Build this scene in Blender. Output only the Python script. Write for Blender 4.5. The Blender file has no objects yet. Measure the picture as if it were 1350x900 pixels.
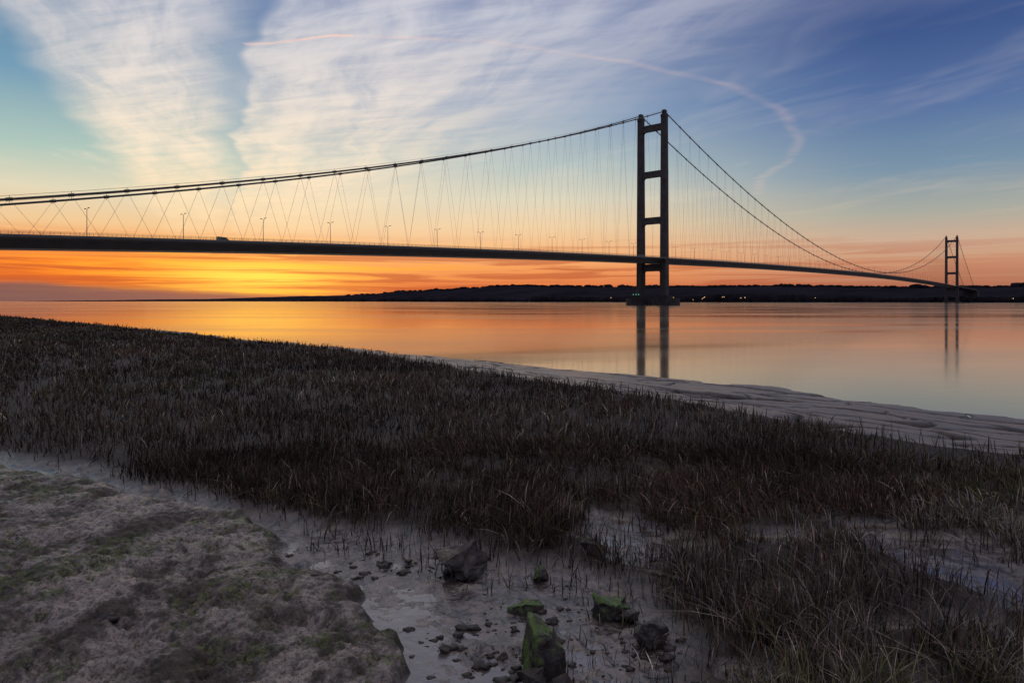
import bpy, bmesh, math, random
import numpy as np
from mathutils import Vector, noise as mnoise
random.seed(4); rng=np.random.default_rng(7)
scene=bpy.context.scene
EYE=3.2
# ------------------------------------------------------------------ helpers
def s2l(c):
    return tuple((v/255/12.92 if v/255<=0.04045 else ((v/255+0.055)/1.055)**2.4) for v in c)
def link_obj(o): scene.collection.objects.link(o); return o
def mesh_obj(name,verts,faces,mat=None,parent=None,smooth=False):
    me=bpy.data.meshes.new(name); me.from_pydata([tuple(v) for v in verts],[],faces); me.update()
    o=bpy.data.objects.new(name,me); link_obj(o)
    if mat: me.materials.append(mat)
    if parent: o.parent=parent
    if smooth: me.shade_smooth()
    return o
def empty(name,loc=(0,0,0)):
    e=bpy.data.objects.new(name,None); e.location=loc; return link_obj(e)
class G:
    """node graph helper"""
    def __init__(s,nt): s.nt=nt
    def n(s,t,**k):
        nd=s.nt.nodes.new(t)
        for a,b in k.items(): setattr(nd,a,b)
        return nd
    def put(s,sock,v):
        if isinstance(v,bpy.types.NodeSocket): s.nt.links.new(v,sock)
        else: sock.default_value=v
    def m(s,op,*a,clamp=False):
        nd=s.n('ShaderNodeMath',operation=op,use_clamp=clamp)
        for i,v in enumerate(a): s.put(nd.inputs[i],v)
        return nd.outputs[0]
    def ss(s,v,a,b,lo=0.0,hi=1.0):
        nd=s.n('ShaderNodeMapRange',interpolation_type='SMOOTHSTEP')
        s.put(nd.inputs[0],v)
        for i,x in enumerate((a,b,lo,hi)): nd.inputs[i+1].default_value=x
        return nd.outputs[0]
    def comb(s,x,y,z):
        nd=s.n('ShaderNodeCombineXYZ')
        for i,v in enumerate((x,y,z)): s.put(nd.inputs[i],v)
        return nd.outputs[0]
    def noise(s,vec,scale=1,detail=4,rough=.5,dist=0):
        nd=s.n('ShaderNodeTexNoise')
        if vec is not None: s.put(nd.inputs['Vector'],vec)
        nd.inputs['Scale'].default_value=scale; nd.inputs['Detail'].default_value=detail
        nd.inputs['Roughness'].default_value=rough; nd.inputs['Distortion'].default_value=dist
        return nd.outputs['Fac']
    def mix(s,f,a,b,blend='MIX'):
        nd=s.n('ShaderNodeMixRGB',blend_type=blend)
        s.put(nd.inputs[0],f)
        for i,v in ((1,a),(2,b)):
            if isinstance(v,tuple) and len(v)==3: v=(*v,1)
            s.put(nd.inputs[i],v)
        return nd.outputs[0]
    def ramp(s,f,els,interp='LINEAR'):
        nd=s.n('ShaderNodeValToRGB'); cr=nd.color_ramp; cr.interpolation=interp
        while len(cr.elements)<len(els): cr.elements.new(0.5)
        for e,(p,c) in zip(cr.elements,els): e.position=p; e.color=(*c,1)
        s.put(nd.inputs[0],f); return nd.outputs[0]
def mat_new(name):
    m=bpy.data.materials.new(name); m.use_nodes=True
    return m,G(m.node_tree),m.node_tree.nodes['Principled BSDF']
def simple_mat(name,c1,c2,scale=1.0,rough=.7,bump=0.0,detail=5,metal=0):
    m,g,b=mat_new(name)
    tc=g.n('ShaderNodeTexCoord').outputs['Object']
    nz=g.noise(tc,scale,detail,.6)
    g.put(b.inputs['Base Color'],g.mix(g.ss(nz,.3,.7),c1,c2))
    b.inputs['Roughness'].default_value=rough; b.inputs['Metallic'].default_value=metal
    if bump:
        bp=g.n('ShaderNodeBump'); bp.inputs['Strength'].default_value=bump
        g.put(bp.inputs['Height'],nz); g.put(b.inputs['Normal'],bp.outputs[0])
    return m
# ------------------------------------------------------------------ camera
cam=bpy.data.cameras.new("camera"); co=link_obj(bpy.data.objects.new("camera",cam))
cam.sensor_width=36; cam.lens=23.73; cam.shift_y=-53/1350
cam.clip_start=.1; cam.clip_end=60000
co.location=(0,0,EYE); co.rotation_euler=(math.radians(90),0,0)
scene.camera=co
scene.view_settings.view_transform='Standard'; scene.view_settings.look='None'; scene.view_settings.exposure=0
# ------------------------------------------------------------------ world sky
SUN_AZ=math.atan2(-335,890); SUN_EL=math.radians(1.6)
w=bpy.data.worlds.new("World"); scene.world=w; w.use_nodes=True
try:
    w.cycles.sampling_method='MANUAL'; w.cycles.sample_map_resolution=512
except Exception as e: print(e)
g=G(w.node_tree); bg=w.node_tree.nodes['Background']
tc=g.n('ShaderNodeTexCoord').outputs['Generated']
sep=g.n('ShaderNodeSeparateXYZ'); g.put(sep.inputs[0],tc); X,Y,Z=sep.outputs
rad=g.m('SQRT',g.m('ADD',g.m('MULTIPLY',X,X),g.m('MULTIPLY',Y,Y)))
t=g.m('DIVIDE',Z,g.m('MAXIMUM',rad,.001))
tp=g.m('MAXIMUM',t,0.0)
az=g.m('ARCTAN2',X,Y)
f=g.m('MULTIPLY',tp,1/0.6,clamp=True)
def R(l): return [(a/.6,s2l(c)) for a,c in l]
left=g.ramp(f,R([(0,(124,86,80)),(.014,(166,90,62)),(.026,(232,108,40)),(.05,(246,128,42)),(.072,(246,158,80)),(.10,(238,198,148)),(.14,(222,214,186)),(.19,(172,198,188)),(.28,(114,156,182)),(.4,(78,120,162)),(.6,(64,94,142))]))
cen=g.ramp(f,R([(0,(188,98,70)),(.02,(222,116,66)),(.05,(244,158,94)),(.08,(244,188,134)),(.11,(240,208,166)),(.15,(222,214,190)),(.2,(182,196,194)),(.28,(134,160,190)),(.4,(98,124,174)),(.6,(66,90,142))]))
rig=g.ramp(f,R([(0,(142,100,96)),(.02,(178,118,92)),(.05,(204,152,120)),(.08,(202,172,148)),(.115,(168,170,160)),(.17,(120,146,168)),(.25,(84,112,160)),(.35,(58,84,138)),(.6,(52,70,118))]))
bak=g.ramp(f,R([(0,(96,88,112)),(.1,(136,116,134)),(.25,(122,126,156)),(.6,(92,104,142))]))
col=g.mix(g.ss(az,-.52,-.12,1,0),cen,left)
col=g.mix(g.ss(az,.02,.55),col,rig)
col=g.mix(g.ss(g.m('ABSOLUTE',az),.9,2.0),col,bak)
# high cirrus, laid out on a flat cloud deck (u,v = position per unit of altitude)
zz=g.m('MAXIMUM',Z,.03)
u=g.m('DIVIDE',X,zz); v=g.m('DIVIDE',Y,zz)
wv=g.comb(u,v,0.0)
warp=g.m('MULTIPLY',g.m('SUBTRACT',g.noise(wv,.9,3,.55),.5),.55)
q=g.m('ADD',g.m('ADD',u,g.m('MULTIPLY',v,.43)),warp)
al=g.m('SUBTRACT',v,g.m('MULTIPLY',u,.43))
st1=g.noise(g.comb(g.m('MULTIPLY',q,2.2),g.m('MULTIPLY',al,.45),0.0),1.6,5,.6,.3)
r1=g.m('ADD',g.m('MULTIPLY',u,.35),g.m('MULTIPLY',v,1.0))
st2=g.noise(g.comb(g.m('MULTIPLY',r1,3.2),g.m('MULTIPLY',u,.8),2.0),2.4,4,.6,.4)
b1=g.m('MULTIPLY',g.ss(q,-.90,-.58),g.ss(q,-.14,.16,1,.26))
b2=g.m('MULTIPLY',g.ss(q,.12,.20),g.ss(q,.6,2.5,1,0))
b1=g.m('MULTIPLY',b1,g.ss(q,.16,.20,1,0))
tex=g.m('ADD',g.m('MULTIPLY',st1,1.0),g.m('MULTIPLY',st2,.6))
texm=g.ss(tex,.48,1.04)
cl=g.m('MULTIPLY',g.m('ADD',b1,b2,clamp=True),g.m('ADD',g.m('MULTIPLY',texm,.70),.36))
veil=g.ss(g.noise(g.comb(g.m('MULTIPLY',q,.9),g.m('MULTIPLY',al,.35),5.0),1.1,4,.62,.6),.48,.74)
cl=g.m('MAXIMUM',cl,g.m('MULTIPLY',veil,g.ss(az,-.6,.2,.55,.16)))
cl=g.m('MULTIPLY',cl,g.m('MULTIPLY',g.ss(t,.055,.15),g.ss(g.m('ABSOLUTE',az),1.2,2.4,1,.3)))
ccol=g.ramp(f,R([(0,(255,190,120)),(.12,(250,222,178)),(.2,(248,230,204)),(.3,(232,222,214)),(.42,(208,208,216)),(.6,(176,176,192))]))
col=g.mix(g.m('MULTIPLY',cl,.94),col,ccol)
# contrail: polyline on the same cloud deck
pts=[(-1.03,2.63),(-.61,2.54),(-.10,2.60),(.49,2.83),(1.0,3.12),(1.41,3.53),(1.79,4.2),(1.98,4.85),(2.02,5.5),(2.3,6.3)]
jit=g.m('MULTIPLY',g.m('SUBTRACT',g.noise(wv,5,3,.6),.5),.06)
tot=None
for i in range(len(pts)-1):
    (ax,ay),(bx,by)=pts[i],pts[i+1]; L2=(bx-ax)**2+(by-ay)**2
    pu=g.m('SUBTRACT',g.m('ADD',u,jit),ax); pv=g.m('SUBTRACT',g.m('ADD',v,jit),ay)
    h=g.m('ADD',g.m('MULTIPLY',pu,(bx-ax)/L2),g.m('MULTIPLY',pv,(by-ay)/L2),clamp=True)
    dx=g.m('SUBTRACT',pu,g.m('MULTIPLY',h,bx-ax)); dy=g.m('SUBTRACT',pv,g.m('MULTIPLY',h,by-ay))
    dd=g.m('SQRT',g.m('ADD',g.m('MULTIPLY',dx,dx),g.m('MULTIPLY',dy,dy)))
    wd=.018+.008*i; st=(.95,.30,.18,.15,.14,.13,.13,.16,.17)[i]
    k=g.ss(dd,0,wd,st,0)
    tot=k if tot is None else g.m('MAXIMUM',tot,k)
tot=g.m('MULTIPLY',tot,g.ss(g.noise(wv,4,2,.6),.35,.62,.35,1))
col=g.mix(tot,col,s2l((246,208,192)))
# low stratus bars near the horizon, lit from behind
bar=g.noise(g.comb(g.m('MULTIPLY',X,2.0),g.m('MULTIPLY',Y,2.0),g.m('MULTIPLY',t,60)),1.5,5,.62,.6)
low=g.ss(t,.060,.10,1,0)
dk=g.m('MULTIPLY',g.ss(bar,.46,.58),low)
front=g.ss(g.m('ABSOLUTE',g.m('ADD',az,.28)),.35,1.1,1,.25)
col=g.mix(g.m('MULTIPLY',g.m('MULTIPLY',dk,.62),front),col,s2l((180,78,50)))
lt=g.m('MULTIPLY',g.ss(bar,.49,.37),low)
sunw=g.ss(g.m('ABSOLUTE',g.m('SUBTRACT',az,SUN_AZ)),0,.46,1,0)
col=g.mix(g.m('MULTIPLY',g.m('MULTIPLY',lt,.9),sunw),col,s2l((255,172,52)))
# glow where the sun has just met the cloud bank
da=g.m('DIVIDE',g.m('SUBTRACT',az,SUN_AZ),.12); de=g.m('DIVIDE',g.m('SUBTRACT',t,.034),.024)
glow=g.m('POWER',2.718,g.m('MULTIPLY',g.m('ADD',g.m('MULTIPLY',da,da),g.m('MULTIPLY',de,de)),-1.0))
glow=g.m('MULTIPLY',glow,g.ss(bar,.60,.44,.2,1))
col=g.mix(glow,col,tuple(c*1.35 for c in s2l((255,196,76))))
# grey-mauve bank of cloud lying on the horizon to the left
edge=g.m('ADD',.011,g.m('MULTIPLY',g.m('SUBTRACT',g.noise(g.comb(g.m('MULTIPLY',az,6),0.0,0.0),1.0,4,.6),.5),.018))
edge=g.m('ADD',edge,g.ss(az,-.75,-.3,.014,-.006))
bk=g.ss(g.m('SUBTRACT',t,edge),-.004,.006,1,0)
bk=g.m('MULTIPLY',bk,g.m('MULTIPLY',g.ss(az,-.50,-.05,.88,0),g.ss(az,-1.6,-1.0,0,1)))
col=g.mix(bk,col,s2l((114,86,88)))
# pale overhead sky, out of view, added to brighten the foreground
col=g.mix(g.ss(t,.75,1.6,0,.85),col,s2l((194,180,174)))
sky=g.n('ShaderNodeTexSky'); sky.sky_type='NISHITA'; sky.sun_disc=False
sky.sun_elevation=SUN_EL; sky.sun_rotation=SUN_AZ
sc=g.mix(1.0,sky.outputs[0],(.005,.005,.005),'MULTIPLY')
col=g.mix(1.0,col,sc,'ADD')
g.put(bg.inputs[0],col); bg.inputs[1].default_value=1.0
# ------------------------------------------------------------------ sun
sl=bpy.data.lights.new("sun","SUN"); sl.energy=.002; sl.angle=math.radians(16); sl.color=(1,.55,.25)
so=link_obj(bpy.data.objects.new("sun",sl))
d=Vector((math.sin(SUN_AZ)*math.cos(SUN_EL),math.cos(SUN_AZ)*math.cos(SUN_EL),math.sin(SUN_EL)))
so.rotation_euler=d.to_track_quat('Z','Y').to_euler(); so.location=(-200,500,60)
# ------------------------------------------------------------------ numeric noise
def hsh(ix,iy,seed):
    h=(ix.astype(np.int64)*374761393+iy.astype(np.int64)*668265263+seed*974711)&0xffffffff
    h=((h^(h>>13))*1274126177)&0xffffffff
    return ((h^(h>>16))&0xffff)/65535.0
def vn(x,y,seed=0):
    ix=np.floor(x);iy=np.floor(y);fx=x-ix;fy=y-iy
    fx=fx*fx*fx*(fx*(fx*6-15)+10);fy=fy*fy*fy*(fy*(fy*6-15)+10)
    a=hsh(ix,iy,seed);b=hsh(ix+1,iy,seed);c=hsh(ix,iy+1,seed);dd=hsh(ix+1,iy+1,seed)
    return (a*(1-fx)+b*fx)*(1-fy)+(c*(1-fx)+dd*fx)*fy
def fbm(x,y,f,o=4,seed=0):
    r=0;a=.5;tt=0
    c,s=.8,.6
    for i in range(o):
        r=r+a*vn(x*f,y*f,seed+i*17); tt+=a; a*=.5; f*=2.03; x,y=c*x-s*y+3.1,s*x+c*y-1.7
    return r/tt-.5
def sst(v,a,b):
    k=np.clip((v-a)/(b-a),0,1); return k*k*(3-2*k)
def pdist(x,y,P,closed=False):
    best=np.full(x.shape,1e18); n=len(P)
    for i in range(n if closed else n-1):
        ax,ay=P[i];bx,by=P[(i+1)%n]; L=(bx-ax)**2+(by-ay)**2
        h=np.clip(((x-ax)*(bx-ax)+(y-ay)*(by-ay))/L,0,1)
        best=np.minimum(best,(x-ax-h*(bx-ax))**2+(y-ay-h*(by-ay))**2)
    return np.sqrt(best)
def inside(x,y,P):
    r=np.zeros(x.shape,bool);n=len(P)
    for i in range(n):
        ax,ay=P[i];bx,by=P[(i+1)%n]
        if ay==by: continue
        c=((ay>y)!=(by>y))&(x<(bx-ax)*(y-ay)/(by-ay)+ax)
        r^=c
    return r
MARSH=[(-12000,700),(-600,330),(-240,215),(-125,135),(-69,91.6),(-25.5,47),(-6.3,27),(-4.0,24),(.5,17.4),(3.5,13.6),(4.9,11.1),(5.8,9.2),(7.8,8.4),(12,5),(25,-2),(60,-24),(400,-230),(12000,-4000)]
WATER=[(-12000,760),(-600,380),(-240,255),(-135,170),(-85,120),(-42,77),(-11,44.5),(-1.4,35),(6.8,26.9),(14.1,18.6),(22,10),(36,2),(85,-18),(450,-205),(12000,-3900)]
CLOSE=[(12000,-20000),(-12000,-20000)]
BANK=[(-30,17),(-12,10.6),(-6.28,8.28),(-5.05,7.81),(-3.78,7.09),(-2.73,6.47),(-2.01,5.87),(-1.69,5.19),(-1.03,4.71),(-.62,4.11),(-.53,3.76),(-.75,3.2),(-1.0,2.0),(-1.2,-2),(-30,-2)]
GRASS=[(-34,19),(-13,11.6),(-6.75,8.9),(-4.67,7.91),(-3.03,6.82),(-1.75,6.12),(-.73,5.65),(-.2,5.19),(.27,5.2),(.85,4.9),(.95,4.2),(.75,3.5),(.6,2.0),(.6,-8),(-40,-8),(-200,-60),(-400,-400),(12000,-20000)]
GRASSPOLY=GRASS+[(12000,12000),(-12000,12000),(-12000,19)]
POOLS=[(2.25,5.75,.55,.22),(3.2,6.1,.45,.16),(1.75,4.75,.4,.13),(1.25,3.7,.22,.16),(2.3,4.2,.35,.10),(1.3,5.6,.3,.10)]
def zones(x,y):
    wob=.35*fbm(x,y,.9,4,5)+.22*fbm(x,y,4,4,9)
    far=np.clip(np.hypot(x,y)/8,1,8)
    sm=pdist(x,y,MARSH)*np.where(inside(x,y,MARSH+CLOSE),-1,1)+wob*far*.8   # >0 outside marsh
    sw=pdist(x,y,WATER)*np.where(inside(x,y,WATER+CLOSE),1,-1)+fbm(x,y,.25,4,31)*1.2*np.clip(far,1,4)
    sb=pdist(x,y,BANK,True)*np.where(inside(x,y,BANK),1,-1)+wob*1.3           # >0 on bank
    sg=pdist(x,y,GRASSPOLY,True)*np.where(inside(x,y,GRASSPOLY),1,-1)+wob*1.3 # >0 grass
    pool=np.zeros(x.shape)
    for (a,b,rx,ry) in POOLS:
        pool=np.maximum(pool,1-np.sqrt(((x-a)/rx)**2+((y-b)/ry)**2)+wob*1.2)
    n=fbm(x,y,.9,4,77)
    pool=np.maximum(pool,(n-.13)*3*(sg>0)*(x>.3)*(y<8))
    return sm,sw,sb,sg,pool
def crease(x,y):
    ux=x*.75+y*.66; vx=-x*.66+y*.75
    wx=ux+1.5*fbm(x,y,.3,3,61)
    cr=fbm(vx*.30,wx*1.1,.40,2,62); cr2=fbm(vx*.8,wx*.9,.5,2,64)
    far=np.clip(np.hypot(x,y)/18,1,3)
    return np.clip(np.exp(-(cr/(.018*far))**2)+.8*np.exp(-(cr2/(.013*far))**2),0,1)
def gz(x,y,Zs=None):
    sm,sw,sb,sg,pool=Zs if Zs is not None else zones(x,y)
    base=1.2+.10*fbm(x,y,.35,3,1)+.035*fbm(x,y,2.3,4,2)+.012*fbm(x,y,14,3,3)
    bank=sst(sb,-.02,.12)
    pit=np.maximum(fbm(x,y,5,4,44)-.06,0); pit2=np.maximum(fbm(x,y,17,4,46)-.04,0)
    lump=.06*fbm(x,y,1.3,4,41)+.04*fbm(x,y,5,5,42)-.20*pit-.08*pit2+.028*fbm(x,y,26,4,43)
    base=base+bank*(.04+lump*sst(sb,-.02,.4)+lump*.3)
    chan=(1-bank)*(1-sst(sg,-.25,.2))
    cl=.05*fbm(x,y,3.2,4,51)+.25*np.maximum(fbm(x,y,8,4,52)-.10,0)*sst(fbm(x,y,1.5,2,56),-.1,.12)+.020*fbm(x,y,25,3,57)
    base=base*(1-chan)+chan*(1.13+cl+.03*fbm(x,y,.9,2,53))
    pm=sst(pool,0,.35); base=base*(1-pm)+pm*(1.130+.05*fbm(x,y,5,4,55))
    dm=np.maximum(sm,0); dw=np.maximum(sw,0)
    kk=dw/(dw+dm+1e-6)
    shore=.02+1.1*kk**1.15+.16*fbm(x,y,.45,3,63)*kk-.17*crease(x,y)*np.clip(dw,0,1)+.03*fbm(x,y,3,3,65)
    o=sst(sm,-.15,.25)
    z=base*(1-o)+shore*o
    z=np.where(sw<0,np.maximum(sw*.05,-4)+.0,z)
    return z
# ------------------------------------------------------------------ ground mesh
def ang():
    a=np.concatenate([np.linspace(-math.pi,-.85,50)[:-1],np.linspace(-.85,.85,820),np.linspace(.85,math.pi,50)[1:-1]])
    return a
A=ang(); Rr=np.concatenate([np.linspace(.05,2.2,14)[:-1],np.geomspace(2.2,14,600)[:-1],np.geomspace(14,120,340)[:-1],np.geomspace(120,14000,60)])
AA,RR=np.meshgrid(A,Rr); gx=(np.sin(AA)*RR).ravel(); gy=(np.cos(AA)*RR).ravel()
Zn=zones(gx,gy); gzv=gz(gx,gy,Zn)
nA=len(A);nR=len(Rr)
i,j=np.meshgrid(np.arange(nR-1),np.arange(nA),indexing='ij'); j2=(j+1)%nA
quads=np.stack([i*nA+j,i*nA+j2,(i+1)*nA+j2,(i+1)*nA+j],-1).reshape(-1,4)[:, ::-1]
def np_mesh(name,co,faces_list):
    me=bpy.data.meshes.new(name)
    me.vertices.add(len(co)); me.vertices.foreach_set('co',co.astype(np.float32).ravel())
    loops=np.concatenate([f.ravel() for f in faces_list]); tot=np.concatenate([np.full(len(f),f.shape[1]) for f in faces_list])
    st=np.concatenate([[0],np.cumsum(tot)[:-1]])
    me.loops.add(len(loops)); me.loops.foreach_set('vertex_index',loops.astype(np.int32))
    me.polygons.add(len(tot)); me.polygons.foreach_set('loop_start',st.astype(np.int32))
    try: me.polygons.foreach_set('loop_total',tot.astype(np.int32))
    except Exception: pass
    me.update(calc_edges=True); return me
me=np_mesh("ground",np.stack([gx,gy,gzv],1),[quads]); me.shade_smooth()
sm,sw,sb,sg,pool=Zn
bank=sst(sb,-.04,.14); chan=np.clip((1-sst(sb,-.02,.06))*(1-sst(sg,-.25,.35))*(sm<0)+sst(pool,-.05,.25),0,1)
out=sst(sm,-.2,.3)
ca=me.color_attributes.new("zone",'FLOAT_COLOR','POINT')
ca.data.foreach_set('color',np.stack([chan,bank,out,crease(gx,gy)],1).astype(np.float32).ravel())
ground=link_obj(bpy.data.objects.new("ground",me))
m,g,b=mat_new("marsh_mud")
tcO=g.n('ShaderNodeTexCoord').outputs['Object']
at=g.n('ShaderNodeVertexColor',layer_name='zone'); sp=g.n('ShaderNodeSeparateColor'); g.put(sp.inputs[0],at.outputs[0])
cW,cB,cO=sp.outputs[0],sp.outputs[1],sp.outputs[2]
n1=g.noise(tcO,1.5,6,.70,.4); n2=g.noise(tcO,7,6,.68,.3); n3=g.noise(tcO,55,3,.65); n4=g.noise(tcO,.9,5,.68,.5); n5=g.noise(tcO,20,4,.65,.2)
def lerp(f,a,bb): return g.m('ADD',g.m('MULTIPLY',a,g.m('SUBTRACT',1.0,f)),g.m('MULTIPLY',bb,f))
mud=g.mix(g.ss(n2,.40,.62),(.030,.024,.022),(.17,.135,.125))
soil=g.mix(g.ss(n2,.3,.7),(.012,.009,.007),(.035,.026,.021))
bankc=g.mix(g.ss(n1,.42,.57),(.085,.070,.060),(.36,.305,.28))
bankc=g.mix(g.ss(n5,.48,.60,0,.65),bankc,(.045,.037,.030))
bankc=g.mix(g.ss(n3,.52,.62,0,.55),bankc,(.02,.017,.014))
alg=g.mix(g.ss(n5,.40,.58),(.11,.145,.025),(.022,.032,.010))
algm=g.ss(g.m('ADD',g.m('MULTIPLY',n4,.62),g.m('MULTIPLY',n2,.55)),.575,.64,0,.85)
algm=g.m('MULTIPLY',algm,g.ss(n3,.40,.52,.3,1))
bankc=g.mix(algm,bankc,alg)
c=g.mix(cW,soil,mud); c=g.mix(cB,c,bankc)
outc=g.mix(g.ss(n4,.35,.65),(.055,.047,.044),(.13,.112,.105))
outc=g.mix(g.m('MULTIPLY',at.outputs['Alpha'],.95),outc,(.006,.005,.005))  # creases darkened in the mud colour: painted shade as well as damp
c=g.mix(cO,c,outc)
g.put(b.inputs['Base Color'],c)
rw=g.ss(n2,.38,.60,.08,.26)
rb=g.ss(n1,.40,.56,.65,.26)
ro=lerp(cW,.8,rw); ro=lerp(cB,ro,rb)
rO=g.m('ADD',g.ss(n4,.35,.65,.28,.45),g.m('MULTIPLY',at.outputs['Alpha'],.4))
ro=lerp(cO,ro,rO)
g.put(b.inputs['Roughness'],ro)
wetm=g.m('MULTIPLY',cW,g.m('SUBTRACT',1.0,cB))
ior=g.m('ADD',1.45,g.m('MULTIPLY',wetm,.65)); ior=lerp(cO,ior,g.m('SUBTRACT',1.5,g.m('MULTIPLY',at.outputs['Alpha'],.35)))
g.put(b.inputs['IOR'],ior)
b1n=g.n('ShaderNodeBump'); b1n.inputs['Distance'].default_value=.03
bs=lerp(wetm,.9,.40); bs=lerp(cO,bs,.4); bs=lerp(cB,bs,.9)
g.put(b1n.inputs['Strength'],bs)
g.put(b1n.inputs['Height'],g.m('ADD',n5,g.m('MULTIPLY',n3,.4)))
g.put(b.inputs['Normal'],b1n.outputs[0])
me.materials.append(m)
# standing water in the creek and pools: a level film that the mud rises out of
px_=np.arange(-14,6.5,.05); py_=np.arange(2.4,14,.05)
PX,PY=np.meshgrid(px_,py_); fx_=PX.ravel(); fy_=PY.ravel()
zs=zones(fx_,fy_)
msk=(((zs[2]<.25)&(zs[3]<.45))|(zs[4]>-.1))&(zs[0]<-.3)
msk=msk.reshape(PX.shape)
nx_=len(px_)
i,j=np.nonzero(msk[:-1,:-1]&msk[1:,:-1]&msk[:-1,1:]&msk[1:,1:])
pq=np.stack([i*nx_+j,i*nx_+j+1,(i+1)*nx_+j+1,(i+1)*nx_+j],1)
me=np_mesh("puddle_water",np.stack([fx_,fy_,np.full(len(fx_),1.126)],1),[pq])
bmm=bmesh.new(); bmm.from_mesh(me); bmesh.ops.delete(bmm,geom=[v_ for v_ in bmm.verts if not v_.link_faces],context='VERTS'); bmm.to_mesh(me); bmm.free()
link_obj(bpy.data.objects.new("puddle_water",me))
m,g,b=mat_new("puddle_water")
tcO=g.n('ShaderNodeTexCoord').outputs['Object']
g.put(b.inputs['Base Color'],g.mix(g.noise(tcO,3,4,.6),(.08,.064,.058),(.16,.132,.122)))
g.put(b.inputs['Roughness'],g.ss(g.noise(tcO,5,4,.6),.4,.6,.08,.24)); b.inputs['IOR'].default_value=2.2
bp=g.n('ShaderNodeBump'); bp.inputs['Strength'].default_value=.3; bp.inputs['Distance'].default_value=.01
g.put(bp.inputs['Height'],g.noise(tcO,14,4,.55)); g.put(b.inputs['Normal'],bp.outputs[0]); me.materials.append(m)
# ------------------------------------------------------------------ water
m,g,b=mat_new("estuary_water")
tcO=g.n('ShaderNodeTexCoord').outputs['Object']
mp=g.n('ShaderNodeMapping'); g.put(mp.inputs[0],tcO); mp.inputs['Scale'].default_value=(.012,.05,1); mp.inputs['Rotation'].default_value=(0,0,.3)
ns=g.noise(mp.outputs[0],1,5,.55,.5)
g.put(b.inputs['Base Color'],g.mix(ns,(.15,.11,.085),(.20,.155,.12)))
g.put(b.inputs['Roughness'],g.ss(ns,.3,.7,.05,.13)); b.inputs['IOR'].default_value=1.9
bp=g.n('ShaderNodeBump'); bp.inputs['Strength'].default_value=.05; bp.inputs['Distance'].default_value=.05
mp2=g.n('ShaderNodeMapping'); g.put(mp2.inputs[0],tcO); mp2.inputs['Scale'].default_value=(.5,.9,1)
g.put(bp.inputs['Height'],g.noise(mp2.outputs[0],1,3,.5)); g.put(b.inputs['Normal'],bp.outputs[0])
S=25000
wv_=[];wf=[]
N=24
xs=np.linspace(-S,S,N)
for yy in xs:
    for xx in xs: wv_.append((xx,yy,0))
for a in range(N-1):
    for c2 in range(N-1): wf.append((a*N+c2,a*N+c2+1,(a+1)*N+c2+1,(a+1)*N+c2))
mesh_obj("water",wv_,wf,m)
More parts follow.
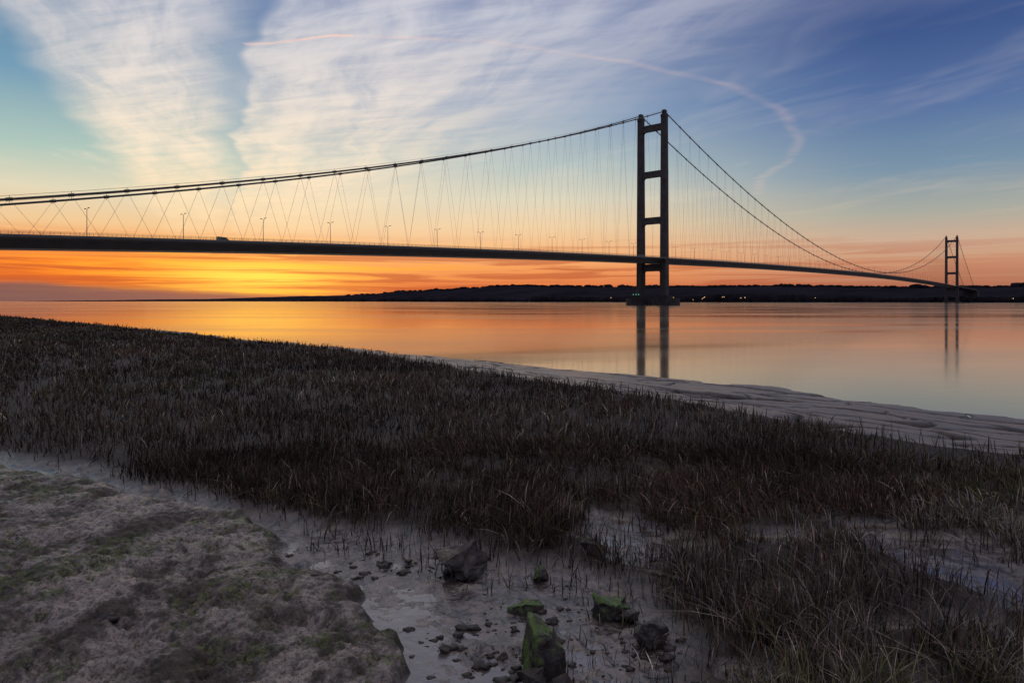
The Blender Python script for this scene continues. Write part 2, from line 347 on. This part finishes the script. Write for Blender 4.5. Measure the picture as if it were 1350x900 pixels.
# ------------------------------------------------------------------ marsh grass
def blades(n,dmin,dmax,pw,amin,amax,hscale,seed,wscale=1.0):
    r=np.random.default_rng(seed)
    e=2-pw
    dd=(r.random(n)*(dmax**e-dmin**e)+dmin**e)**(1/e)
    aa=r.uniform(amin,amax,n)
    x=np.sin(aa)*dd;y=np.cos(aa)*dd
    Zs=zones(x,y); sm,sw,sb,sg,pool=Zs
    clump=fbm(x,y,1.1,3,91)+.8*fbm(x,y,4,3,92)
    right=(x>.55)&(y<7.6-.02*x)&(y<4.6+.45*x)
    dens=sst(sg,-.12,.5)*(1-sst(sm,-.4,.15))
    dens=np.where(right,dens*np.clip(.44+clump*2.2,.07,1),dens*np.clip(.82+clump*2.4,.12,1))
    dens=dens*(1-.80*sst(pool,0,.3))
    dens=np.where(sb>-.02,0.0,dens)
    stray=(sg>-.55)&(sg<=0)&(sb<-.25)
    dens=np.where(stray,np.maximum(dens,.07),dens)
    k=r.random(n)<dens
    x,y,dd=x[k],y[k],dd[k]; rt=right[k]; cl=clump[k]; nn=len(x)
    z=gz(x,y)-.01
    tall=.18+.18*fbm(x,y,.5,3,95)+.09*r.random(nn)+.06*cl
    h=hscale*tall*r.uniform(.35,1.25,nn)*np.where(sg[k]<.3,.75,1)
    wdt=wscale*(.0013+.00046*dd)*r.uniform(.6,1.5,nn)
    th=r.uniform(0,2*np.pi,nn); ln=np.abs(r.normal(0,.38,nn))
    flop=r.random(nn)<.14; ln=np.where(flop,r.uniform(.8,1.9,nn),ln)
    wind=fbm(x,y,.8,2,97)*1.0
    lx=np.cos(th)*ln+wind*.4; ly=np.sin(th)*ln
    fa=r.uniform(0,np.pi,nn); wx=np.cos(fa)*wdt; wy=np.sin(fa)*wdt*.6
    wx=np.where(np.abs(wx)<wdt*.4,wdt*.5,wx)
    P=np.zeros((nn,7,3))
    def lev(fr,bend):
        return x+lx*h*fr*bend, y+ly*h*fr*bend, z+h*fr*(1-.35*np.minimum(ln,1.6)*fr)
    kink=r.uniform(.3,.9,nn)
    for kk,(fr,bd,ws) in enumerate(((0,0,1),(.4,kink,.95),(.75,.9,.7))):
        a,b_,c=lev(fr,bd)
        P[:,kk*2]=np.stack([a-wx*ws,b_-wy*ws,c],1); P[:,kk*2+1]=np.stack([a+wx*ws,b_+wy*ws,c],1)
    P[:,6]=np.stack(lev(1.0,1.25),1)
    idx=np.arange(nn)*7
    Q=np.concatenate([np.stack([idx,idx+1,idx+3,idx+2],1),np.stack([idx+2,idx+3,idx+5,idx+4],1)])
    T=np.stack([idx+4,idx+5,idx+6],1)
    big=fbm(x,y,.12,3,101); v=r.random(nn)
    dark=np.array([.030,.021,.015]);red=np.array([.115,.064,.040]);straw=np.array([.42,.345,.27]);grn=np.array([.085,.088,.030]);gry=np.array([.17,.145,.13])
    C=dark+(red-dark)*r.random((nn,1))**1.4
    C=np.where(((v<.08))[:,None],straw*r.uniform(.3,1,(nn,1)),C)
    C=np.where(((v>.92)|((big>.03)&(v>.55)))[:,None],grn,C)
    C=np.where((rt&(v>.08)&(v<.42))[:,None],gry*r.uniform(.4,1.6,(nn,1)),C)
    C=C*r.uniform(.5,1.5,(nn,1))*(1+1.9*fbm(x,y,.35,3,103)+1.0*fbm(x,y,1.7,3,105))[:,None]
    C=np.clip(C,.006,1)
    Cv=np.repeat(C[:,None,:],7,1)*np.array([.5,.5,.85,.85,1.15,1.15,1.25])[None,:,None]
    return P.reshape(-1,3),Q,T,Cv.reshape(-1,3)
sets=[blades(380000,1.6,110,1.35,-.95,.95,1.0,11),blades(150000,2.2,9.5,1.1,-.9,.9,.92,12,.9),blades(45000,70,260,.9,-1.0,.2,1.1,13,1.6)]
off=0;Ps=[];Qs=[];Ts=[];Cs=[]
for P,Q,T,C in sets:
    Ps.append(P);Qs.append(Q+off);Ts.append(T+off);Cs.append(C);off+=len(P)
P=np.concatenate(Ps);C=np.concatenate(Cs)
print("blades",len(P)//7)
me=np_mesh("marsh_grass",P,[np.concatenate(Qs),np.concatenate(Ts)])
ca=me.color_attributes.new("tint",'FLOAT_COLOR','POINT')
ca.data.foreach_set('color',np.concatenate([C,np.ones((len(C),1))],1).astype(np.float32).ravel())
link_obj(bpy.data.objects.new("marsh_grass",me))
m,g,b=mat_new("dry_cordgrass")
g.put(b.inputs['Base Color'],g.n('ShaderNodeVertexColor',layer_name='tint').outputs[0])
b.inputs['Roughness'].default_value=.6; b.inputs['Specular IOR Level'].default_value=.3
me.materials.append(m)
# ------------------------------------------------------------------ rocks
def rock_mat(name,green):
    m,g,b=mat_new(name)
    tcO=g.n('ShaderNodeTexCoord').outputs['Object']; ge=g.n('ShaderNodeNewGeometry')
    n1=g.noise(tcO,9,6,.65); n2=g.noise(tcO,30,5,.6)
    c=g.mix(g.ss(n1,.35,.65),(.016,.014,.012),(.085,.072,.064))
    sp=g.n('ShaderNodeSeparateXYZ'); g.put(sp.inputs[0],ge.outputs['Normal'])
    k=g.m('ADD',g.m('ADD',g.m('MULTIPLY',sp.outputs[2],.22),g.m('MULTIPLY',sp.outputs[0],-.12)),n1)
    c=g.mix(g.m('MULTIPLY',g.ss(k,.90-green,1.08-green),.9),c,g.mix(n2,(.02,.05,.006),(.14,.27,.025)))
    g.put(b.inputs['Base Color'],c); g.put(b.inputs['Roughness'],g.ss(n2,.3,.7,.25,.65))
    bp=g.n('ShaderNodeBump'); bp.inputs['Strength'].default_value=.9; bp.inputs['Distance'].default_value=.015
    g.put(bp.inputs['Height'],n2); g.put(b.inputs['Normal'],bp.outputs[0]); return m
RM=rock_mat("wet_rock",.0); RG=rock_mat("algae_rock",.36)
def rock(x,y,sx,sy,sz,rot,mat,seed,sink=.3,tilt=(0,0),block=False):
    r=random.Random(seed); bm=bmesh.new()
    if block:
        # broken lump of masonry: sloping top, one corner gone
        for (a,b_,c) in ((-.5,-.45,-.5),(.5,-.4,-.5),(.5,.5,-.5),(-.5,.45,-.5),(-.5,-.35,.32),(-.42,.4,.5),(-.1,.45,.46),(.05,-.38,.28),(.5,-.3,-.02),(.42,.42,.12),(.2,.1,.3),(-.3,-.48,.1)):
            bm.verts.new((a+r.uniform(-.04,.04),b_+r.uniform(-.04,.04),c+r.uniform(-.04,.04)))
    else:
        for _ in range(13):
            v=Vector((r.gauss(0,1),r.gauss(0,1),r.gauss(0,1))).normalized()*r.uniform(.40,.58); bm.verts.new(v)
    res=bmesh.ops.convex_hull(bm,input=bm.verts)
    bmesh.ops.delete(bm,geom=[e for e in res['geom_interior'] if isinstance(e,bmesh.types.BMVert)],context='VERTS')
    for v in bm.verts: v.co=Vector((v.co.x*sx,v.co.y*sy,v.co.z*sz))
    bmesh.ops.bevel(bm,geom=list(bm.edges),offset=min(sx,sz)*.03,segments=2,affect='EDGES',profile=.6)
    bmesh.ops.triangulate(bm,faces=bm.faces)
    bmesh.ops.subdivide_edges(bm,edges=bm.edges,cuts=3,use_grid_fill=True)
    for v in bm.verts:
        n=mnoise.fractal(v.co*16+Vector((seed,0,0)),.8,2,5); v.co+=v.co.normalized()*n*.022*(sx/.25)
    me=bpy.data.meshes.new("rock"); bm.to_mesh(me); bm.free()
    me.shade_smooth()
    o=link_obj(bpy.data.objects.new("rock",me)); me.materials.append(mat)
    z=float(gz(np.array([x]),np.array([y]))[0]); o.location=(x,y,z+sz*(.5-sink)); o.rotation_euler=(tilt[0],tilt[1],rot)
rock(-.41,5.07,.48,.32,.30,.2,RM,1,.22,(.1,.25))
rock(.09,4.50,.25,.16,.13,.1,RG,2,.3)
rock(.19,3.80,.21,.24,.32,.2,RG,3,.12,(-.15,.10),True)
rock(.10,3.64,.18,.15,.17,.1,RM,13,.25,(0,.2))
rock(.26,3.58,.16,.12,.15,.7,RM,23,.25,(0,.2))
rock(.62,4.42,.30,.22,.20,.3,RG,4,.2,(.2,-.25))
rock(.74,4.36,.18,.15,.12,.3,RM,24,.2,(.2,-.2))
rock(.21,4.97,.16,.13,.14,.7,RG,5,.25)
rock(.64,5.38,.26,.18,.17,.2,RM,6,.2,(0,.2))
rock(.84,4.1,.30,.2,.17,.9,RM,7,.25)
rock(-.28,5.3,.2,.12,.12,.4,RM,8,.3)
rock(-.40,4.0,.09,.08,.07,.2,RM,9,.3)
rock(-.05,3.9,.08,.06,.06,.2,RM,10,.3)
rock(1.1,5.0,.2,.13,.14,.4,RM,15,.3)
# clods of mud along the channel
bm=bmesh.new()
n=0
rr=random.Random(5)
while n<260:
    if rr.random()<.75:
        cx,cy=rr.choice([(.05,3.85),(-.3,4.1),(.2,4.3),(-.9,5.2),(.75,3.9)]); x=rr.gauss(cx,.22);y=rr.gauss(cy,.2)
    else: x=rr.uniform(-3.4,1.0); y=rr.uniform(3.0,7.2)
    z=zones(np.array([x]),np.array([y]))
    if not(z[2][0]<.05 and z[3][0]<.25): 
        if rr.random()>.06: continue
    s=rr.choice([.006,.006,.008,.010,.014,.02,.032]); zz_=float(gz(np.array([x]),np.array([y]),z)[0])
    r0=bmesh.ops.create_icosphere(bm,subdivisions=2,radius=s)
    for v in r0['verts']:
        q_=v.co*(1+.9*mnoise.noise(v.co.normalized()*1.3+Vector((n*3.3,0,0)))); v.co=Vector((q_.x*1.4+x,q_.y*1.1+y,q_.z*.6+zz_+s*.05))
    n+=1
me=bpy.data.meshes.new("mud_clods"); bm.to_mesh(me); bm.free(); me.shade_smooth()
o=link_obj(bpy.data.objects.new("mud_clods",me)); me.materials.append(simple_mat("clod_mud",(.015,.012,.010),(.05,.04,.034),25,.45,.4))
# ------------------------------------------------------------------ bridge
U=Vector((.6638,.7479,0)); PV=Vector((.7479,-.6638,0)); O=Vector((117,562,0)); SPAN=1410
def B(s,w_,z): return O+U*s+PV*w_+Vector((0,0,z))
def zdeck(s):
    if s<0: return 39-.02*(-s)-.0000236*s*s
    if s<=SPAN: return 39+7*(1-((s-705)/705)**2)
    return 39-.02*(s-SPAN)
def zcab(s):
    if s<0: return 159.2-.3627*(-s)+.000195*s*s
    if s<=SPAN: return 49.5+109.7*((s-705)/705)**2
    k=(s-SPAN)/280; return 159.2-(159.2-35)*k-9*k*(1-k)*1.0
conc=simple_mat("tower_concrete",(.050,.046,.044),(.095,.087,.080),.25,.85,.1)
conc2=simple_mat("pier_concrete",(.03,.028,.026),(.07,.064,.06),.4,.85,.1)
steel=simple_mat("girder_steel",(.08,.09,.09),(.12,.13,.13),.2,.5)
csteel=simple_mat("cable_steel",(.07,.07,.07),(.10,.10,.10),1,.5)
asph=simple_mat("asphalt",(.04,.04,.042),(.06,.06,.06),.5,.9)
bridge=empty("suspension_bridge",tuple(O))
def bpart(name,vs,fs,mat,smooth=False):
    o=mesh_obj(name,[Vector(v)-O for v in vs],fs,mat,bridge,smooth); return o
def sweep(name,svals,prof,zf,mat,w0=0,closed=True,caps=True,smooth=False):
    vs=[];fs=[];k=len(prof)
    for s in svals:
        z=zf(s)
        for (a,c) in prof: vs.append(B(s,w0+a,z+c))
    for i in range(len(svals)-1):
        for j in range(k if closed else k-1):
            j2=(j+1)%k; fs.append((i*k+j,i*k+j2,(i+1)*k+j2,(i+1)*k+j))
    if caps and closed: fs.append(tuple(range(k))[::-1]); fs.append(tuple((len(svals)-1)*k+j for j in range(k)))
    return bpart(name,vs,fs,mat,smooth)
ss_=[-700+10*i for i in range(245)]
prof=[(-14.2,-.7),(-11.2,-.7),(-11,0),(11,0),(11.2,-.7),(14.2,-.7),(14.2,-1.15),(11,-1.7),(6.5,-4.5),(-6.5,-4.5),(-11,-1.7),(-14.2,-1.15)][::-1]
sweep("deck_girder",ss_,prof,zdeck,steel)
sweep("roadway",ss_,[(-9,.02),(9,.02)],zdeck,asph,closed=False)
circ=lambda r,n=8:[(r*math.cos(2*math.pi*i/n),r*math.sin(2*math.pi*i/n)) for i in range(n)]
cs=[-530+6*i for i in range(89)]+[0]+[10*i for i in range(1,141)]+[SPAN]+[SPAN+10*i for i in range(1,29)]
cs=sorted(set(cs))
for sgn,nm in ((-11,"main_cable_far_side"),(11,"main_cable_near_side")):
    sweep(nm,cs,circ(.42),zcab,csteel,w0=sgn,smooth=True)
    for q_ in (-.5,.5):
        sweep("hand_rope",cs,circ(.03,4),lambda s:zcab(s)+1.25,csteel,w0=sgn+q_)
class MB:
    def __init__(s): s.v=[];s.f=[]
    def bar(s,a,b,r,n=4,r2=None):
        a=Vector(a);b=Vector(b);d_=(b-a).normalized(); up=Vector((0,0,1)) if abs(d_.z)<.9 else Vector((1,0,0))
        e1=d_.cross(up).normalized();e2=d_.cross(e1); k=len(s.v); r2=r if r2 is None else r2
        for p,rad in ((a,r),(b,r2)):
            for i in range(n):
                an=2*math.pi*(i+.5)/n; s.v.append(p+e1*math.cos(an)*rad+e2*math.sin(an)*rad)
        for i in range(n):
            j=(i+1)%n; s.f.append((k+i,k+j,k+n+j,k+n+i))
        s.f.append(tuple(k+i for i in range(n))[::-1]); s.f.append(tuple(k+n+i for i in range(n)))
    def box(s,cf,lo,hi,lo2=None):
        """cf maps (s,w,z) to world"""
        k=len(s.v); (a0,b0,c0),(a1,b1,c1)=lo,hi
        for z in (c0,c1):
            for (p,q_) in ((a0,b0),(a1,b0),(a1,b1),(a0,b1)): s.v.append(cf(p,q_,z))
        s.f+=[(k,k+3,k+2,k+1),(k+4,k+5,k+6,k+7),(k,k+1,k+5,k+4),(k+1,k+2,k+6,k+5),(k+2,k+3,k+7,k+6),(k+3,k,k+4,k+7)]
hg=MB();bands=MB()
s=-513.
while s<SPAN+270:
    if min(abs(s),abs(s-SPAN))>9:
        for sd in (-11,11):
            zc=zcab(s); a=B(s,sd,zc)
            if zc-zdeck(s)>1.2:
                for q_ in (-9,9):
                    e=s+q_
                    if (s<0<e) or (e<0<s) or (s<SPAN<e) or (e<SPAN<s): continue
                    hg.bar(a,B(e,sd,zdeck(e)),.05)
            bands.bar(B(s-.9,sd,zcab(s-.9)),B(s+.9,sd,zcab(s+.9)),.62,8)
            bands.bar(B(s,sd,zc-1.3),B(s,sd,zc+1.3),.08,4)
    s+=18
bpart("hangers",hg.v,hg.f,csteel); bpart("cable_bands",bands.v,bands.f,csteel)
pr=MB()
for sd in (-14.1,-9.6,9.6,14.1):
    base=-.7 if abs(sd)>12 else 0
    s=-690
    while s<SPAN+300:
        pr.bar(B(s,sd,zdeck(s)+base),B(s,sd,zdeck(s)+base+1.3),.06)
        s+=3.0 if s<150 else 9
    for h in (.5,.9,1.3):
        for i in range(len(ss_)-1):
            pr.bar(B(ss_[i],sd,zdeck(ss_[i])+base+h),B(ss_[i+1],sd,zdeck(ss_[i+1])+base+h),.05)
bpart("parapet_railings",pr.v,pr.f,simple_mat("railing_paint",(.30,.33,.24),(.4,.42,.3),1,.5))
def tower(s0,nm,base):
    mb=MB()
    for sd in (-11,11):
        zs=[base,45,100,154]; 
        k=len(mb.v); K=0
        for z in zs:
            f_=(z-base)/(154-base); a=3.05-.8*f_; bb=2.9-.55*f_; ch=.45
            ring=[(-a+ch,-bb),(a-ch,-bb),(a,-bb+ch),(a,bb-ch),(a-ch,bb),(-a+ch,bb),(-a,bb-ch),(-a,-bb+ch)]
            for (p,q_) in ring: mb.v.append(B(s0+p,sd+q_,z))
            K+=1
        for i in range(K-1):
            for j in range(8):
                j2=(j+1)%8; mb.f.append((k+i*8+j,k+i*8+j2,k+(i+1)*8+j2,k+(i+1)*8+j))
        mb.f.append(tuple(k+(K-1)*8+j for j in range(8)))
        mb.box(lambda a,b_,c:B(s0+a,sd+b_,c),(-2.7,-2.1,154.0),(2.7,2.1,156.6))
        mb.box(lambda a,b_,c:B(s0+a,sd+b_,c),(-1.9,-1.3,156.6),(1.9,1.3,160.2))
        for a in (-2.5,2.5):
            for b_ in (-1.9,1.9): mb.bar(B(s0+a,sd+b_,156.6),B(s0+a,sd+b_,158.6),.08)
    for zc,hh in ((147,2.6),(108.5,2.6),(70,2.8),(31.0,3.0)):
        f_=(zc-base)/(154-base); wi=11-(2.9-.55*f_)+.02; dp=1.7
        k=len(mb.v)
        prf=[(-wi,hh+.0),(wi,hh+.0),(wi,-hh-1.4),(wi-1.4,-hh),(-wi+1.4,-hh),(-wi,-hh-1.4)]
        for a in (-dp,dp):
            for (q_,z) in prf: mb.v.append(B(s0+a,q_,zc+z))
        for j in range(6):
            j2=(j+1)%6; mb.f.append((k+j,k+j2,k+6+j2,k+6+j))
        mb.f.append(tuple(k+j for j in range(6))[::-1]); mb.f.append(tuple(k+6+j for j in range(6)))
    bpart(nm,mb.v,mb.f,conc)
tower(0,"tower_in_river",7.5); tower(SPAN,"tower_on_shore",7.0)
def pier(s0,nm,R_,c_,h1,h2):
    mb=MB()
    def prism(pl,z0,z1):
        k=len(mb.v);n=len(pl)
        for z in (z0,z1):
            for (a,b_) in pl: mb.v.append(B(s0+a,b_,z))
        for i in range(n):
            j=(i+1)%n; mb.f.append((k+i,k+j,k+n+j,k+n+i))
        mb.f.append(tuple(k+n+i for i in range(n)))
    for sd in (-c_,c_):
        prism([(R_*math.cos(2*math.pi*i/32),sd+R_*math.sin(2*math.pi*i/32)) for i in range(32)],-5,h1)
        prism([((R_-1.2)*math.cos(2*math.pi*i/32),sd+(R_-1.2)*math.sin(2*math.pi*i/32)) for i in range(32)],h1,h1+.6)
        prism([(-4.6,sd-4.4),(4.6,sd-4.4),(4.6,sd+4.4),(-4.6,sd+4.4)],h1,h2)
    prism([(-5,-c_),(5,-c_),(5,c_),(-5,c_)],-5,h1+1.2)
    for i in range(28):
        an=2*math.pi*i/28
        for sd in (-c_,c_):
            p,q_=(R_-.4)*math.cos(an),sd+(R_-.4)*math.sin(an)
            mb.bar(B(s0+p,q_,h1),B(s0+p,q_,h1+1.2),.08)
    bpart(nm,mb.v,mb.f,conc2)
pier(0,"river_pier",11.5,12.2,5.2,7.6); pier(SPAN,"shore_pier",7,11,3.5,7.1)
mb=MB()
mb.box(lambda a,b_,c:B(a,b_,c),(-575,-17,-2),(-527,17,14.5)); mb.box(lambda a,b_,c:B(a,b_,c),(-545,8,14.5),(-528,16.5,23)); mb.box(lambda a,b_,c:B(a,b_,c),(-545,-16.5,14.5),(-528,-8,23))
mb.box(lambda a,b_,c:B(a,b_,c),(SPAN+278,-17,-2),(SPAN+320,17,28.6))
for s in (-610,-650,-690):
    for sd in (-6,6): mb.box(lambda a,b_,c:B(a,b_,c),(s-1.2,sd-2,-1),(s+1.2,sd+2,zdeck(s)-4.45))
bpart("anchorage",mb.v,mb.f,conc2)
lm=MB()
lm.bar((0,0,0),(0,0,10.6),.15,8,.09)
for sd in (-1,1):
    lm.bar((0,0,10.6),(0,sd*1.5,11.1),.06,6); 
    lm.box(lambda a,b_,c:Vector((a,b_,c)),(-.2,min(sd*1.4,sd*2.5),11.03),(.2,max(sd*1.4,sd*2.5),11.27))
lm.box(lambda a,b_,c:Vector((a,b_,c)),(-.35,-.35,0),(.35,.35,.5))
lme=bpy.data.meshes.new("street_lamp"); lme.from_pydata([tuple(v) for v in lm.v],[],lm.f); lme.materials.append(simple_mat("lamp_paint",(.1,.1,.1),(.16,.16,.16),2,.5))
s=-625
while s<SPAN+260:
    if abs(s)>6 and abs(s-SPAN)>6:
        o=link_obj(bpy.data.objects.new("street_lamp",lme)); o.location=B(s,0,zdeck(s)); o.rotation_euler=(0,0,math.atan2(U.y,U.x))
    s+=35
def van(s0,w0,name,bodyc):
    e=empty(name,B(s0,w0,zdeck(s0)+.03)); e.rotation_euler=(0,0,math.atan2(U.y,U.x))
    pm=simple_mat(name+"_paint",bodyc,tuple(c*1.1 for c in bodyc),3,.35); gm=simple_mat(name+"_glass",(.02,.02,.025),(.03,.03,.035),3,.1); tm=simple_mat(name+"_tyre",(.02,.02,.02),(.03,.03,.03),5,.8)
    bm=bmesh.new(); pf=[(-2.7,.4),(2.6,.4),(2.75,1.0),(2.5,1.25),(1.75,1.45),(1.05,2.4),(-2.6,2.55),(-2.75,2.3)]
    vs=[[bm.verts.new((a,y_*(.98 if c<1.5 else .88),c)) for (a,c) in pf] for y_ in (-1,1)]
    for i in range(8): bm.faces.new((vs[0][i],vs[0][(i+1)%8],vs[1][(i+1)%8],vs[1][i]))
    bm.faces.new(vs[0][::-1]); bm.faces.new(vs[1]); bmesh.ops.bevel(bm,geom=list(bm.edges),offset=.07,segments=2,affect='EDGES')
    me=bpy.data.meshes.new("body"); bm.to_mesh(me); bm.free(); me.materials.append(pm); o=link_obj(bpy.data.objects.new("body",me)); o.parent=e
    o=mesh_obj("windscreen",[(1.83,-.8,1.5),(1.83,.8,1.5),(1.17,.78,2.3),(1.17,-.78,2.3)],[(0,1,2,3)],gm,e)
    wb=MB()
    for a in (-1.7,1.75):
        for y_ in (-.95,.73): wb.bar((a,y_,.36),(a,y_+.22,.36),.36,16)
    mesh_obj("wheels",wb.v,wb.f,tm,e)
van(-361,-5,"delivery_van",(.05,.05,.06)); 
# ------------------------------------------------------------------ far shore and hills
shore=[(2100,700),(1600,1150),(1053,1645),(531,2100),(0,2575),(-300,3200),(-900,4600),(-2200,7000),(-5000,8500),(-7200,9900)]
ridge=[(2700,1500),(2200,1900),(1700,2300),(1100,3100),(450,3900),(0,4800),(-700,6000),(-1900,8000),(-4300,9400),(-6800,10300)]
hh=[42,42,45,58,80,94,96,64,30,8]
NS=420
ti=np.linspace(0,len(shore)-1,NS); k0=np.arange(len(shore))
def ip(P,c): return np.interp(ti,k0,np.array(P)[:,c])
sx,sy,rx,ry=ip(shore,0),ip(shore,1),ip(ridge,0),ip(ridge,1); hv=np.interp(ti,k0,hh)
cr=np.array([-.01,0,.01,.03,.08,.15,.25,.35,.45,.55,.65,.75,.85,.95,1.05,1.2,1.5,2.2])
vz=[];
for c in cr:
    x=sx+(rx-sx)*c;y=sy+(ry-sy)*c
    pz=hv*(sst(np.array([c]),.05,.95)[0])*(1-.5*sst(np.array([c]),1.05,2.2)[0])
    nz=(1+.5*fbm(x,y,.0011,4,3))
    z=pz*nz+(2.5 if c>.005 else (-1.5 if c<0 else .1))+ (fbm(x,y,.02,3,8)*7 if c>.1 else 0)
    vz.append(np.stack([x,y,z],1))
V=np.concatenate(vz); nc=len(cr)
i,j=np.meshgrid(np.arange(nc-1),np.arange(NS-1),indexing='ij')
Qd=np.stack([i*NS+j,i*NS+j+1,(i+1)*NS+j+1,(i+1)*NS+j],-1).reshape(-1,4)
me=np_mesh("distant_hills",V,[Qd]); me.shade_smooth(); link_obj(bpy.data.objects.new("distant_hills",me)); me.materials.append(simple_mat("hill_land",(.018,.018,.026),(.032,.031,.042),.004,1.0))
me.materials[0].node_tree.nodes['Principled BSDF'].inputs['Specular IOR Level'].default_value=.0
base=bmesh.new(); bmesh.ops.create_icosphere(base,subdivisions=2,radius=1); bv=np.array([v.co[:] for v in base.verts]); base.verts.ensure_lookup_table(); bf=np.array([[v.index for v in f.verts] for f in base.faces]); base.free()
TV=[];TF=[];off=0
r=np.random.default_rng(3)
for k in range(4200):
    tt=r.uniform(.3,7.0) if k%3==0 else r.uniform(.4,3.6)
    a=int(tt); fr=tt-a
    p=np.array(shore[a])*(1-fr)+np.array(shore[a+1])*fr; q_=np.array(ridge[a])*(1-fr)+np.array(ridge[a+1])*fr
    c=r.choice([.012,.016,.02,.03,.045,.90,.95,1.0])*r.uniform(.9,1.1)
    P_=p+(q_-p)*c; hgt=np.interp(tt,k0,hh)*sst(np.array([c]),.05,.95)[0]*(1+.5*fbm(P_[0:1],P_[1:2],.0011,4,3)[0])
    sc_=r.uniform(3.5,7.5)*(1+.12*tt)*(.5+1.0*vn(np.array([P_[0]*.008]),np.array([P_[1]*.008]),5)[0])
    if c>.5: sc_*=.7
    n_=r.normal(0,.16,(len(bv),1)); vv=bv*(1+n_)*np.array([1.0+.6*r.random()+(1.5 if c>.5 else 0),1,1.1])*sc_
    vv=vv+np.array([P_[0],P_[1],hgt+1.5+sc_*.5]); TV.append(vv);TF.append(bf+off);off+=len(bv)
me=np_mesh("distant_trees",np.concatenate(TV),[np.concatenate(TF)]); link_obj(bpy.data.objects.new("distant_trees",me)); me.materials.append(simple_mat("winter_trees",(.014,.014,.018),(.03,.028,.034),.03,1.0))
me.materials[0].node_tree.nodes['Principled BSDF'].inputs['Specular IOR Level'].default_value=.0
def light_mat(n,c,s):
    m,g,b=mat_new(n); b.inputs['Base Color'].default_value=(.3,.3,.3,1); b.inputs['Emission Color'].default_value=(*c,1); b.inputs['Emission Strength'].default_value=s; return m
warm=light_mat("lamp_glow_warm",(1,.6,.25),2.5); grn=light_mat("lamp_glow_green",(.2,1,.6),1.2)
ml=MB()
for k in range(14):
    tt=r.choice([r.uniform(2.7,3.1),r.uniform(1.6,3.6)]); a=int(tt);fr=tt-a
    p=np.array(shore[a])*(1-fr)+np.array(shore[a+1])*fr; q_=p+np.array([-12,-22]); z=r.uniform(6,16)
    ml.bar((q_[0],q_[1],z),(q_[0],q_[1],z+r.uniform(.8,1.4)),.8,6)
mesh_obj("shore_lights",ml.v,ml.f,warm)
ml=MB()
for k in range(3): p=B(-4,-16+k*2.5,0); ml.bar((p.x,p.y,8.6),(p.x,p.y,9.1),.22,6)
o=bpart("navigation_lights",ml.v,ml.f,grn)
